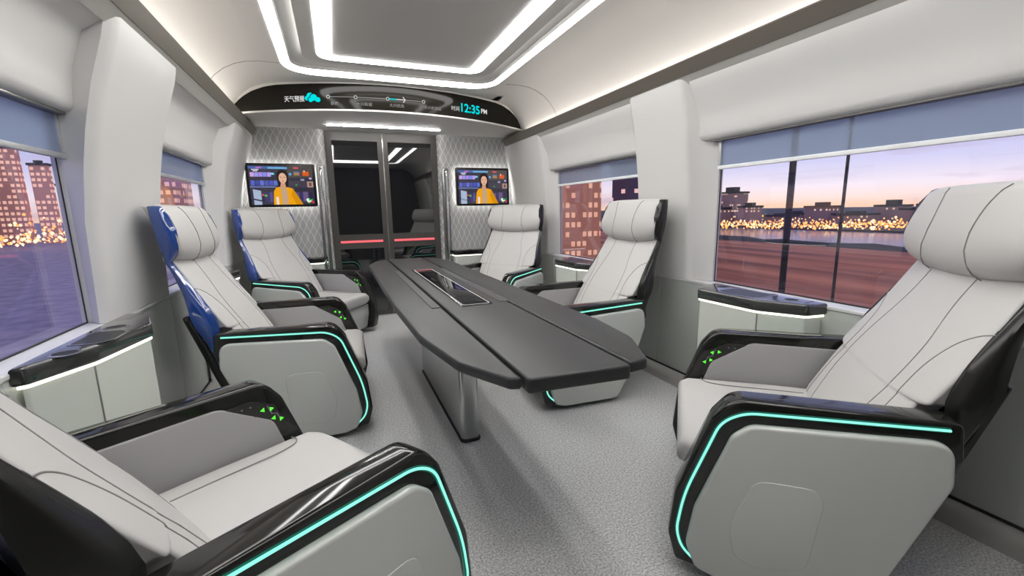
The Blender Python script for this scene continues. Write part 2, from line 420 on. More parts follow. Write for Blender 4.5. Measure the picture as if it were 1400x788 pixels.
# wall filling between fascia top and ceiling
mb = MB(); xs2 = [-1.33+2.66*i/60 for i in range(61)]
mb.rows([[(x, yf(x)+.006, ztop(x)-.02) for x in xs2], [(x, yf(x)+.006, 2.20) for x in xs2]], closed=False)
struct(mb.build('trim_11', M['ceil']))
# text on the fascia
FD = Matrix()
def text_mesh(s, size, cx, cz, m, name, wx=None, align='CENTER', lift=.004, stretch=1., wide=0.):
    cu = bpy.data.curves.new('t', 'FONT'); cu.body = s; cu.size = size; cu.align_x = align; cu.resolution_u = 3; cu.offset = wide
    t = bpy.data.objects.new('t', cu); C.objects.link(t)
    dg = bpy.context.evaluated_depsgraph_get(); me = bpy.data.meshes.new_from_object(t.evaluated_get(dg)); bpy.data.objects.remove(t)
    bm = bmesh.new(); bm.from_mesh(me)
    for e in range(1): bmesh.ops.triangulate(bm, faces=bm.faces)
    vs = []; 
    for v in bm.verts: vs.append((v.co.x*stretch+cx, v.co.y+cz))
    fs = [[v.index for v in f.verts] for f in bm.faces]; bm.free()
    mb = MB().add([(x, yf(x)-lift, z) for x, z in vs], fs); return dchild(mb, name, m)
def flat(poly, m, name, lift=.004):
    return dchild(MB().add([(x, yf(x)-lift, z) for x, z in poly], [list(range(len(poly)))]), name, m)
text_mesh('天气预报', .047, -.793, 2.004, M['wtext'], 'lettering', stretch=.80, wide=.0008)
text_mesh('草桥', .030, -.500, 1.974, M['dimtext'], 'lettering')
text_mesh('大兴新城', .030, -.275, 1.974, M['dimtext'], 'lettering')
text_mesh('大兴机场', .030, -.020, 1.976, M['dimtext'], 'lettering')
text_mesh('大兴机场站', .030, .285, 1.982, M['dimtext'], 'lettering')
text_mesh('时间', .044, .498, 1.998, M['wtext'], 'lettering', stretch=.95)
text_mesh('12:35', .100, .646, 1.996, M['cyan'], 'lettering', stretch=.98, wide=.002)
text_mesh('PM', .056, .800, 2.010, M['wtext'], 'lettering', stretch=1., wide=.0012)
def cloud(cx, cz, k):
    pts = []
    circ = [(-.026, .0, .018), (-.004, .018, .024), (.026, .0, .019)]
    for a in range(48):
        th = 2*PI*a/48; best = 0
        for (x, z, r) in circ:
            dx, dz = math.cos(th), math.sin(th); b = x*dx+z*dz; c = x*x+z*z-r*r; d = b*b-c
            if d > 0: best = max(best, b+math.sqrt(d))
        px, pz = math.cos(th)*best, math.sin(th)*best
        pts.append((cx+px*k, cz+max(pz, -.017)*k))
    return pts
flat(cloud(-.672, 2.024, 1.), M['cyan'], 'weather_icon')
flat(cloud(-.648, 2.014, 1.12), M['screen_gloss'], 'weather_icon_gap', .0055)
flat(cloud(-.646, 2.012, 1.), M['cyan'], 'weather_icon', .007)
def annulus(cx, cz, r0, r1):
    n = 20; mb = MB(); a = [(cx+r1*math.cos(2*PI*i/n), cz+r1*math.sin(2*PI*i/n)) for i in range(n)]; b = [(cx+r0*math.cos(2*PI*i/n), cz+r0*math.sin(2*PI*i/n)) for i in range(n)]
    mb.add([(x, yf(x)-.005, z) for x, z in a+b], [[i, (i+1) % n, n+(i+1) % n, n+i] for i in range(n)]); dchild(mb, 'station_marker', M['wtext'])
sx_ = [-.543, -.338, -.09, .206]
for x in sx_: annulus(x, 2.036, .009, .0135)
def fline(x0, x1, h, m, nm, z=2.036):
    n = 12; mb = MB(); mb.rows([[(x0+(x1-x0)*i/n, yf(x0+(x1-x0)*i/n)-.0045, z+d) for i in range(n+1)] for d in (-h, h)], closed=False); dchild(mb, nm, m)
fline(-.53, -.352, .002, M['dimtext'], 'route_line'); fline(-.325, -.103, .002, M['dimtext'], 'route_line'); fline(.055, .193, .002, M['dimtext'], 'route_line')
fline(-.077, -.02, .004, M['cyan'], 'route_line'); fline(-.02, .045, .0035, M['wtext'], 'route_line')
flat([(.030, 2.058), (.038, 2.058), (.056, 2.036), (.038, 2.014), (.030, 2.014), (.046, 2.036)], M['wtext'], 'arrow_head')
# soffit light
mb = MB(); pts = [(-.575+1.06*i/20, 4.56+.02*((i-10)/10)**2, ZS-.004) for i in range(21)]
tube(mb, pts, .0075, 8, flat=.7); tag(mb.build('soffit_light', M['soffit_l']), 'slim white light bar under the soffit above the door', 'light')

# patterned wall panels beside the door with rounded edge into the doorway
DXL, DXR, DC = -.605, .520, -.045
for s, nm in ((-1, 'wall_end_left'), (1, 'wall_end_right')):
    xe = DXR if s > 0 else DXL
    outx = s*1.40
    # plan profile: from outside to door jamb, rounded
    pl = [(outx, 4.86), (xe+s*.14, 4.845), (xe+s*.07, 4.835), (xe+s*.03, 4.845), (xe+s*.008, 4.875), (xe, Y1+.04)]
    rows = [[(x, y, z) for x, y in pl] for z in (0, ZS+.004)]
    struct(MB().rows(rows, closed=False).build(nm, M['wave'], sharp=60))
    # slim plain return beside the screen (vertical pole niche)
    gx = xe+s*.062
    nich = fillet([(gx-.038, .52), (gx+.038, .52), (gx+.038, 1.585), (gx-.038, 1.585)], .036, 8)
    gb = empty('grab_rail', (gx, 4.83, .52)); tag(gb, 'vertical chrome grab rail on the wall %s of the door' % ('right' if s > 0 else 'left'), 'handrail', 'door grab rails')
    m1 = MB(); prism(m1, nich, 4.832, 4.815, lambda a, b, h: (a, h, b), .004)
    o = m1.build('backplate', M['steel_dark']); o.parent = gb; o.matrix_parent_inverse = Matrix.Translation(gb.location).inverted()
    m2 = MB(); tube(m2, smooth_path([(gx, 4.815, .56), (gx, 4.775, .58), (gx, 4.77, .62), (gx, 4.77, 1.50), (gx, 4.775, 1.54), (gx, 4.815, 1.56)], .03), .013, 14)
    o = m2.build('rail_tube', M['chrome']); o.parent = gb; o.matrix_parent_inverse = Matrix.Translation(gb.location).inverted()

# door: two dark framed glass leaves
struct(MB().box((-1.6, Y1+.035, 0), (1.6, Y1+.10, 2.26)).build('wall_end', M['door']))
dr = empty('door_1', (DC, Y1, 0)); struct(dr)
def dp(mb, nm, m, **kw):
    o = mb.build(nm, m, **kw); o.parent = dr; o.matrix_parent_inverse = Matrix.Translation(dr.location).inverted(); return o
for (a, b) in ((DXL+.0, -.056), (-.042, DXR)):
    L = MB(); ga, gb_ = a+.062, b-.045
    if a > -.1: ga, gb_ = a+.045, b-.062
    yb0, yb1 = Y1-.012, Y1+.03
    L.box((a, yb0, .012), (ga, yb1, ZS)); L.box((gb_, yb0, .012), (b, yb1, ZS)); L.box((ga, yb0, 1.845), (gb_, yb1, ZS)); L.box((ga, yb0, .745), (gb_, yb1, .895)); L.box((ga, yb0, .012), (gb_, yb1, .06))
    dp(L, 'leaf_frame', M['door'])
    dp(MB().box((ga, Y1-.002, .895), (gb_, Y1+.004, 1.845)), 'upper_glass', M['door_glass'])
    dp(MB().box((ga, Y1-.002, .06), (gb_, Y1+.004, .745)), 'lower_glass', M['door_glass'])
    g = MB(); tube(g, [(ga+.008, Y1-.014, .820), (gb_-.008, Y1-.014, .820)], .0115, 10, flat=1.); dp(g, 'red_light_bar', M['red'])
dp(MB().box((-.056, Y1-.02, .01), (-.042, Y1, ZS)), 'meeting_strip', M['steel_dark'], bevel=.003)
dp(MB().box((DXL, Y1-.03, 0), (DXR, Y1+.02, .012)), 'threshold', M['silver'])
# back wall, never seen directly but mirrored in the door glass
struct(MB().box((-1.6, Y0-.1, 0), (1.6, Y0, 2.26)).build('wall_back', M['back']))

# ------------------------------------------------ televisions
TVC = {}
def emat(col, s=1.):
    k = tuple(round(c, 3) for c in col)+(s,)
    if k not in TVC: TVC[k] = emis('screen_colour', col, s)
    return TVC[k]
def lin(h):
    c = [int(h[i:i+2], 16)/255 for i in (0, 2, 4)]; return tuple(x/12.92 if x <= .04045 else ((x+.055)/1.055)**2.4 for x in c)
M['halo'] = emis('backlight_white', (1, .98, .95), 14.)
def ringmesh_xz(mb, loop, y0, y1):
    n = len(loop); mb.add([(x, y0, z) for x, z in loop]+[(x, y1, z) for x, z in loop], [[i, (i+1) % n, n+(i+1) % n, n+i] for i in range(n)])
def tv(cx, cz, w, h, label):
    t = empty('television', (cx, 4.815, cz)); tag(t, label, 'television', 'wall televisions')
    def ch(mb, nm, m, **kw):
        o = mb.build(nm, m, **kw); o.parent = t; return o
    fr = MB(); prism(fr, roundrect(0, 0, w/2, h/2, .02), 0., -.035, lambda a, b, hh: (a, hh, b), .005); ch(fr, 'frame', M['tvframe'])
    hl = MB(); ringmesh_xz(hl, roundrect(0, 0, w/2-.012, h/2-.012, .02), .014, .001); ch(hl, 'backlight', M['halo'])
    pic = MB(); cols = []; W, H = w-.05, h-.045; z = [-.0355]
    def q(x0, y0, x1, y1, c):   # 0..1 picture coordinates, y down
        poly([(x0, y0), (x1, y0), (x1, y1), (x0, y1)], c)
    def poly(pts, c):
        if c not in cols: cols.append(c)
        z[0] -= .00004
        pic.add([((x-.5)*W, z[0], (.5-y)*H) for x, y in pts], [list(range(len(pts)))], cols.index(c))
    def ell(cx_, cy_, rx, ry, c, n=24): poly([(cx_+rx*math.cos(2*PI*i/n), cy_+ry*math.sin(2*PI*i/n)) for i in range(n)], c)
    q(0, 0, 1, 1, '3c3a4a')
    R = random.Random(3)
    q(0, .02, .55, .08, '4a6ab0'); q(.12, .03, .2, .07, 'c070c8'); q(.3, .03, .6, .08, '70b0e0')
    for i in range(5): q(.02+.065*i, .17, .08+.065*i, .28, ['d8a8e8', '9aa0f0', 'b090e8', '8890f0', 'c0a0f0'][i])
    q(0, .29, .42, .36, '383440'); 
    for i in range(6): q(.02+.07*i, .38, .078+.07*i, .50, ['5a68d8', '4850a0', '6a78e0', '505ab0', '4a58c8', '6078d0'][i])
    q(0, .52, .4, .56, '6878a8'); q(0, .57, 1, .66, '3a3644')
    for i in range(14): q(.01+.07*i, .68, .07+.07*i-.02*R.random(), .93, R.choice(['403a70', '4a4488', '353060', '5a5090', '302c4c']))
    q(.6, 0, 1, .3, '57504e'); q(.7, .03, .78, .07, 'e06070'); q(.7, .14, .79, .24, 'b08860'); q(.7, .14, .79, .17, '5878b0')
    q(.84, .14, .94, .25, 'e86028'); q(.86, .11, .88, .16, 'd8d8d8'); q(.62, .18, .66, .24, '60b0f0')
    q(.34, .18, .39, .23, '80e0f0'); q(.6, .38, .98, .55, '4a4450'); q(.9, .40, 1, .55, 'b89890'); q(.93, .43, .97, .52, '704c40'); q(.80, .33, .86, .38, '9a94b0')
    ell(.725, .49, .015, .02, '30a850'); q(.94, .30, .98, .34, 'd8b8f0')
    q(.68, .68, .76, .93, '5a4a78'); q(.82, .67, .9, .92, '6a5a80')
    poly([(.04, .6), (.16, .64), (.16, 1), (.04, 1)], 'a8b8d0'); poly([(0, .82), (.16, .88), (.16, .92), (0, .86)], '404050')
    q(.05, .09, .16, .11, 'e8e8f0'); q(.07, .125, .14, .145, 'e8e8f0'); q(.17, .72, .2, .77, 'd05050'); q(.21, .74, .25, .79, '60b050')
    # presenter seen on the screen
    poly([(.40, .56), (.36, .66), (.34, 1), (.81, 1), (.72, .74), (.66, .58), (.56, .54), (.46, .54)], 'e8a018')
    poly([(.66, .58), (.72, .74), (.81, 1), (.70, 1), (.63, .76)], 'd08c10')
    ell(.515, .26, .092, .165, '2e2624'); poly([(.425, .26), (.605, .26), (.60, .50), (.56, .56), (.45, .54), (.435, .42)], '2e2624')
    poly([(.485, .42), (.545, .42), (.56, .58), (.52, .66), (.46, .58)], 'c8987c')
    poly([(.475, .57), (.56, .57), (.575, .75), (.57, 1), (.48, 1), (.468, .75)], 'c0a080')
    ell(.517, .315, .062, .135, 'dcae94'); ell(.49, .29, .012, .008, '30201c'); ell(.543, .29, .012, .008, '30201c'); ell(.516, .395, .019, .009, 'b05a54'); poly([(.512, .30), (.523, .35), (.508, .35)], 'c89478')
    poly([(.455, .25), (.47, .15), (.53, .12), (.58, .17), (.585, .27), (.55, .18), (.49, .18)], '2e2624')
    q(.385, .80, .425, 1, 'e8d8d0')
    poly([(.86, .86), (.90, .84), (.94, .88), (.95, .93), (.88, .94)], 'e8f0e8'); q(.90, .86, .97, .90, '28a850'); q(.95, .91, .99, .97, 'd03048'); ell(.905, .95, .02, .02, '90c848')
    ms = [emat(lin(c), 1.05) for c in cols]
    ch(pic, 'screen_picture', ms)
    ch(MB().box((-W/2, -.0375+.0, -H/2), (W/2, -.0372, H/2)), 'screen_cover', M['cover'])
    return t
def cover():
    m = bpy.data.materials.new('screen_cover_glass'); m.use_nodes = True; nt = m.node_tree; nt.nodes.clear()
    o = nt.nodes.new('ShaderNodeOutputMaterial'); t = nt.nodes.new('ShaderNodeBsdfTransparent'); t.inputs[0].default_value = (.95, .95, .95, 1)
    g = nt.nodes.new('ShaderNodeBsdfGlossy'); g.inputs['Roughness'].default_value = .02
    f = nt.nodes.new('ShaderNodeFresnel'); f.inputs['IOR'].default_value = 1.4
    mx = nt.nodes.new('ShaderNodeMixShader'); nt.links.new(f.outputs[0], mx.inputs[0]); nt.links.new(t.outputs[0], mx.inputs[1]); nt.links.new(g.outputs[0], mx.inputs[2]); nt.links.new(mx.outputs[0], o.inputs[0]); return m
M['cover'] = cover()
tv(-1.012, 1.392, .592, .405, 'wall television left of the door showing a presenter in a yellow jacket')
tv(1.000, 1.382, .620, .412, 'wall television right of the door showing a presenter in a yellow jacket')

# ================================================================== TABLE
tb = empty('conference_table', (-.035, 2.45, 0)); tag(tb, 'long charcoal conference table with flap edges on one steel slab pedestal', 'table')
def tp(mb, nm, m, par=None, **kw):
    o = mb.build(nm, m, **kw); o.parent = par or tb
    if not par: o.matrix_parent_inverse = Matrix.Translation(tb.location).inverted()
    return o
TX = -.035; ZT = .722
ctr = fillet([(TX-.139, .905), (TX+.145, .885), (TX+.145, 3.86), (TX-.139, 3.88)], .012, 3)
g = MB(); prism(g, ctr, ZT-.04, ZT, XYZ, .008); tp(g, 'centre_board', M['table'])
for s in (-1, 1):
    xi = TX+(.146 if s < 0 else .157)*s; xo = TX+.322*s
    if s > 0: pts = [(xi, .905), (xi+.062, .915), (TX+.305, 1.10), (xo+.012, 1.34), (xo, 3.55), (TX+.25, 3.80), (xi, 3.86)]
    else: pts = [(xi, .925), (xi-.03, .935), (TX-.26, 1.10), (xo+.012, 1.40), (xo-.004, 1.9), (xo, 3.55), (TX-.25, 3.80), (xi, 3.88)]
    rad = [.008, .02, .2, .22, .12, .12, .008] if s > 0 else [.008, .02, .15, .2, .3, .12, .12, .008]
    g = MB(); prism(g, fillet(pts, rad, 8), ZT-.034, ZT-.002, XYZ, .008); tp(g, 'flap', M['table'])
    # grey insert strip beside the groove
    a, b = sorted((xi-s*.004, xi-s*.045+s*.0)) if s > 0 else sorted((xi-.005, xi-.042))
    a, b = (xi-.045, xi-.006) if s > 0 else (xi-.045, xi-.008)
    g = MB().box((a, 1.78, ZT-.006), (b, 3.05, ZT+.0012)); tp(g, 'insert_strip', M['table_in'])
# glass control panel
g = MB(); prism(g, roundrect(TX+.0, 2.40, .072, .65, .02), ZT-.004, ZT+.0025, XYZ, .0008); gp = tp(g, 'glass_panel', M['glassblk'])
def gpc(mb, nm, m): return tp(mb, nm, m)
g = MB(); a = roundrect(TX, 2.40, .062, .635, .018); b = roundrect(TX, 2.40, .0575, .629, .016); ringmesh(g, a, b, ZT+.0032); tp(g, 'panel_outline', M['wtext'])
for (yc, hx, hy) in ((1.90, .040, .085), (1.89, .026, .05), (1.89, .012, .022), (2.95, .034, .045), (2.95, .012, .02), (2.55, .03, .05)):
    g = MB(); ringmesh(g, roundrect(TX, yc, hx, hy, .006), roundrect(TX, yc, hx-.0028, hy-.0028, .004), ZT+.0031); tp(g, 'panel_mark', M['icon'])
# pedestal
g = MB(); prism(g, fillet([(TX-.046, 1.93), (TX+.046, 1.93), (TX+.046, 3.0), (TX-.046, 3.0)], .03, 8), .012, ZT-.034, XYZ, 0); tp(g, 'pedestal', M['silver'], sharp=60)
g = MB(); prism(g, fillet([(TX-.052, 1.922), (TX+.052, 1.922), (TX+.052, 3.008), (TX-.052, 3.008)], .034, 8), 0, .012, XYZ, .002); tp(g, 'base_plate', M['black'])
g = MB().box((TX-.10, 1.7, ZT-.058), (TX+.10, 3.2, ZT-.036)); tp(g, 'under_frame', M['steel_dark'])

# ================================================================== CHAIRS
PB = [  # z, centre front u, half width
 (.965, -.428, .22), (.955, -.423, .285), (.94, -.410, .300), (.90, -.388, .306), (.85, -.360, .311), (.80, -.332, .317), (.74, -.297, .328), (.68, -.259, .338), (.63, -.228, .343), (.606, -.213, .342), (.600, -.209, .330), (.594, -.206, .304), (.55, -.178, .302), (.48, -.140, .300), (.42, -.108, .298), (.36, -.085, .292), (.33, -.08, .27)]
def pb(z): return interp(PB, z)
SH = [  # z, u front edge, u back edge, half width of the shell
 (1.166, -.446, -.488, .296), (1.160, -.436, -.487, .304), (1.12, -.410, -.480, .315), (1.06, -.390, -.470, .322), (1.03, -.385, -.465, .324), (.99, -.386, -.459, .322), (.965, -.394, -.457, .316), (.945, -.410, -.455, .310), (.918, -.430, -.452, .308), (.87, -.402, -.432, .312), (.82, -.372, -.415, .318), (.77, -.341, -.398, .327), (.71, -.306, -.386, .338), (.66, -.284, -.378, .346), (.62, -.273, -.365, .350), (.58, -.276, -.346, .348), (.53, -.282, -.328, .341), (.45, -.268, -.306, .33), (.37, -.25, -.288, .31), (.30, -.235, -.27, .29)]
def thick(z): return min(.095, max(.04, pb(z)[0]-interp(SH, z)[1]+.006))
def narrow(dd): t = max(0, min(1, (.85-dd)/.5)); return 1-.075*t*t*(3-2*t)
NB = 4.5
def front_u(v, z, lift=0.):
    u, hw = pb(z); th = thick(z); r = min(.999, abs(v)/hw)
    return u-th/2+th/2*(1-r**NB)**(1/NB)-.018*(v/hw)**2 + lift
def make_chair():
    root = empty('swivel_armchair', (0, 0, 0))
    P = lambda mb, nm, m, par=root, **kw: mb.build(nm, m, parent=par, **kw)
    # backrest cushion
    rows = []; n = 44; zs = [.965, .962, .957, .95, .94] + [.94-.02*i for i in range(1, 17)] + [.612, .607, .603, .600, .597, .594, .588] + [.58-.02*i for i in range(0, 12)] + [.345, .335]
    for i, z in enumerate(zs):
        u, hw = pb(z); k = {0: .30, 1: .62, 2: .82, 3: .94}.get(i, 1.); th = thick(z)*k; um = u-thick(z)/2
        r = []
        for j in range(n):
            t = 2*PI*j/n; c, s_ = math.cos(t), math.sin(t)
            dd = sg(s_)*abs(s_)**(2/NB); v = hw*sg(c)*abs(c)**(2/NB)*narrow(dd); r.append((um+th/2*sg(s_)*abs(s_)**(2/NB)-.018*(v/hw)**2, v, z))
        rows.append(r)
    back = P(MB().rows(rows), 'backrest', M['leather'], sharp=70)
    # seams on the backrest
    def seam(pts, nm='seam', par=back, fn=front_u, r=.0017):
        pp = []
        P3 = [Vector((v, z, 0)) for v, z in pts]
        m = len(pts)
        for i in range(m-1):
            p0, p1, p2, p3 = P3[max(i-1, 0)], P3[i], P3[i+1], P3[min(i+2, m-1)]
            for k in range(8):
                t = k/8; q = .5*((2*p1)+(-p0+p2)*t+(2*p0-5*p1+4*p2-p3)*t*t+(-p0+3*p1-3*p2+p3)*t**3); pp.append(q)
        pp.append(P3[-1])
        mb = MB(); tube(mb, [(fn(q.x, q.y), q.x, q.y) for q in pp], r, 6); P(mb, nm, M['seam'], par)
    for s in (-1, 1):
        seam([(s*.125, .945), (s*.118, .90), (s*.125, .82), (s*.160, .70), (s*.168, .58), (s*.150, .46), (s*.13, .39)])
        seam([(s*.320, .80), (s*.275, .785), (s*.235, .745), (s*.215, .68), (s*.218, .60), (s*.225, .50), (s*.22, .40)])
    # headrest
    HT = [(1.174, -.440, .25, .30), (1.171, -.430, .292, .65), (1.164, -.418, .308, .9), (1.15, -.406, .314, 1), (1.10, -.384, .322, 1), (1.05, -.366, .330, 1), (1.0, -.356, .330, 1), (.965, -.362, .318, 1), (.945, -.372, .304, .95), (.933, -.384, .286, .8), (.925, -.398, .255, .4)]
    def head_u(v, z):
        u, hw, k = interp(HT, z); r = min(.999, abs(v)/hw); return u-.05+.05*(1-r**5)**.2-.014*(v/hw)**2
    rows = []
    hz = [1.174, 1.1725, 1.170, 1.165, 1.16, 1.152, 1.14, 1.12, 1.10, 1.07, 1.04, 1.01, .985, .965, .95, .94, .934, .929, .925]
    def drop(v, z): return -.026*(1-(v/.31)**2)*max(0, min(1, (1.12-z)/.18))
    for z in hz:
        u, hw, k = interp(HT, z); r = []
        for j in range(n):
            t = 2*PI*j/n; c, s_ = math.cos(t), math.sin(t); v = hw*sg(c)*abs(c)**(2/5)*narrow(sg(s_)*abs(s_)**(2/5))
            r.append((u-.05+.05*k*sg(s_)*abs(s_)**(2/5)-.014*(v/hw)**2, v, z+drop(v, z)))
        rows.append(r)
    head = P(MB().rows(rows), 'headrest', M['leather'], sharp=70)
    for s in (-1, 1):
        mb = MB(); pp = []
        for i in range(17):
            z = 1.164-.236*i/16; v = s*(.145-.03*math.sin(PI*(i/16)**.8)-.01*i/16); pp.append((head_u(v, z)+.0005, v, z+drop(v, z)))
        tube(mb, pp, .0017, 6); P(mb, 'seam', M['seam'], head)
    # shell
    rows = []
    zz = [1.166, 1.163]+[1.16-.02*i for i in range(43)]+[.30]
    for z in zz:
        uf, ub, hw = interp(SH, z); o = []; t = .012
        outp = [(uf, hw-.020)]; 
        m = 6
        for i in range(m+1):   # front edge back to rounded rear corner
            f_ = i/m; outp.append((uf+(ub-uf)*f_, hw+.004*math.sin(PI*f_)-.012*f_**2-.014*max(0, 1-f_/.34)))
        for i in range(1, 11):
            f_ = i/10; outp.append((ub-.03*math.sin(f_*PI/2), (hw-.012)*(1-f_)))
        outp = outp+[(u, -v) for u, v in outp[::-1][1:]]
        inn = []
        for (u, v) in outp: inn.append((u+(.012 if abs(v) < hw-.02 else .0), v*(1-.035)))
        inn[0] = (outp[0][0]-.002, outp[0][1]-.010); inn[-1] = (outp[-1][0]-.002, outp[-1][1]+.010)
        rows.append([(u, v, z) for u, v in outp]+[(u, v, z) for u, v in inn[::-1]])
    shell = P(MB().rows(rows), 'shell', M['shell_black'], sharp=50)
    # matt rear panel inset on the shell back
    rows = []
    for z in [1.10-.02*i for i in range(36)]:
        uf, ub, hw = interp(SH, z); r = []
        for i in range(21):
            f_ = -1+i/10; w_ = (hw-.05)*min(1, .5+((1.10-z)/.05)*.5 if z > 1.05 else 1, .6+((z-.40)/.05)*.4); r.append((ub-.03*math.cos(f_*PI/2)-.004, w_*f_, z))
        rows.append(r)
    mb = MB(); mb.rows(rows, closed=False); P(mb, 'rear_panel', M['matt_black'], shell, sharp=70)
    # rear support slab behind the shell
    UZ = lambda a, b, h: (a, h, b)
    pod = fillet([(-.440, .652), (-.405, .662), (-.345, .50), (-.20, .12), (-.265, .12), (-.34, .34)], [.012, .02, .1, .02, .02, .1], 4)
    mb = MB(); prism(mb, pod, -.255, .255, UZ, .012); P(mb, 'rear_support', M['gloss'], sharp=50)
    # seat cushion
    rows = []; NS = 5
    us = [(.352, .35, -.0), (.349, .65, 0), (.343, .84, 0), (.333, .95, 0), (.315, 1, 0), (.25, 1, 0), (.15, 1, 0), (.05, 1, 0), (-.05, 1, 0), (-.16, 1, 0), (-.2, .9, 0)]
    for u, k, _ in us:
        zt = .405 if u < 0 else .405-.012*(u/.3); zb = .285; zm = (zt+zb)/2+ (.0 if u < .3 else -.0); th = (zt-zb)/2*k; hw = .298-(.02 if u > .33 else 0)
        r = []
        for j in range(40):
            t = 2*PI*j/40; c, s_ = math.cos(t), math.sin(t); v = hw*sg(c)*abs(c)**(2/7)
            r.append((u, v, zm+th*sg(s_)*abs(s_)**(2/4.5)-.010*(1-(v/hw)**2)*(1 if s_ > 0 else 0)*k*(u < .2)))
        rows.append(r)
    seat = P(MB().rows(rows), 'seat', M['leather'], sharp=60)
    for s in (-1, 1):
        pp = [(-.10, s*.205, .3995), (.0, s*.205, .3995), (.10, s*.205, .3975), (.19, s*.205, .396), (.245, s*.22, .3955), (.262, s*.252, .394), (.262, s*.285, .386)]
        mb = MB(); tube(mb, smooth_path(pp, .03), .002, 6); P(mb, 'seam', M['seam'], seat)
    # front panel under the seat
    fp = fillet([(.315, .278), (.323, .27), (.322, .18), (.295, .05), (.23, .035), (-.1, .035), (-.15, .278)], [.008, .02, .05, .03, .01, .01, .01], 4)
    mb = MB(); prism(mb, fp, -.305, .305, UZ, .006); P(mb, 'front_panel', M['shellw'], sharp=50)
    # plinth
    bp = fillet([(-.16, -.36), (.20, -.36), (.20, .36), (-.16, .36)], .05, 6)
    mb = MB(); prism(mb, bp, 0, .04, XYZ, .004); P(mb, 'plinth', M['black'])
    # armrests
    outer_ = [(-.292, .50), (-.282, .596), (.215, .588), (.265, .522), (.354, .275), (.368, .13), (.345, .045), (.29, .035), (-.09, .035), (-.175, .20)]
    outer_f = fillet(outer_, [.02, .02, .075, .07, .14, .06, .02, .01, .03, .08], 10)
    panel = fillet([(-.262, .552), (.17, .526), (.215, .487), (.300, .245), (.318, .12), (.288, .045), (.23, .028), (-.10, .028), (-.17, .15), (-.272, .44)], [.05, .06, .05, .10, .06, .04, .03, .03, .12, .06], 8)
    inner = fillet([(-.24, .552), (.075, .552), (.225, .455), (.262, .34), (.20, .26), (-.14, .26)], [.01, .07, .05, .04, .01, .01], 6)
    strip = smooth_path([(-.255, .578), (.185, .555), (.243, .518), (.328, .275), (.345, .15), (.328, .095), (.292, .062)], .07, 8)
    for s in (-1, 1):
        mb = MB(); prism(mb, outer_f, .318*s, .402*s, UZ, .010); arm = P(mb, 'armrest', M['gloss'], sharp=50)
        mb = MB(); prism(mb, panel, .396*s, .424*s, UZ, .010); pn = P(mb, 'side_panel', M['shellw'], arm, sharp=50)
        # relief swoosh pressed into the side panel
        sw = [(.03, .40), (.13, .395), (.185, .34), (.20, .24), (.185, .15), (.12, .115), (.03, .10)]
        mb = MB(); prism(mb, fillet([(-.02, .375), (.15, .37), (.205, .22), (.19, .12), (.14, .10), (.01, .12)], .05, 6), .418*s, .4265*s, UZ, .0024); P(mb, 'panel_relief', M['shellw'], arm, sharp=80)
        mb = MB(); tube(mb, [(u, .4045*s, z) for u, z in strip], .0034, 8); P(mb, 'light_strip', M['teal'], arm)
        mb = MB(); tube(mb, [(u, .3965*s, z) for u, z in strip], .0088, 8, flat=1.); P(mb, 'strip_glow', M['tealdim'], arm)  # added band painting the strip's light spill on the arm
        mb = MB(); prism(mb, inner, .322*s, .311*s, UZ, .004); P(mb, 'inner_pad', M['leather2'], arm, sharp=50)
        cp = fillet([(.06, .540), (.165, .542), (.235, .505), (.275, .40), (.245, .385), (.215, .455), (.14, .505)], .015, 4)
        mb = MB(); prism(mb, cp, .322*s, .313*s, UZ, .001); ctl = P(mb, 'control_plate', M['matt_black'], arm, sharp=50)
        for (u, z, d) in ((.195, .502, 1), (.222, .497, -1), (.226, .463, 1), (.250, .452, -1)):
            a = .0085; pts = [(u-d*a, z), (u+d*a*.6, z+a*.9), (u+d*a*.6, z-a*.9)]
            P(MB().add([(q[0], .3118*s, q[1]) for q in pts], [[0, 1, 2]]), 'control_arrow', M['green'], arm)
        mb = MB(); rw = []
        pth = [(.21, .512), (.222, .480), (.238, .476), (.245, .456)]
        for i_, (a_, b_) in enumerate(pth): rw.append([(a_-.0014, .3118*s, b_-.0008), (a_+.0014, .3118*s, b_+.0008)])
        P(mb.rows(rw, closed=False), 'seat_icon', M['icon'], arm)
        for u in (.165, .143): P(MB().add([(u-.008, .3118*s, .492), (u+.008, .3118*s, .490), (u+.008, .3118*s, .484), (u-.008, .3118*s, .486)], [[0, 1, 2, 3]]), 'control_button', M['icon'], arm)
        for u in (.16, .135, .11): P(MB().add([(u-.003, .3118*s, .527), (u+.003, .3118*s, .527), (u+.003, .3118*s, .523), (u-.003, .3118*s, .523)], [[0, 1, 2, 3]]), 'indicator_light', M['icon'], arm)
    # rear loop foot
    for s in (-1, 1):
        mb = MB()
        a = fillet([(-.265, .20), (-.235, .205), (-.10, .045), (-.20, .045), (-.25, .10)], [.02, .02, .02, .04, .04], 6)
        prism(mb, a, .24*s, .275*s, UZ, .006)
        P(mb, 'rear_foot', M['shellw'], sharp=50)
    return root

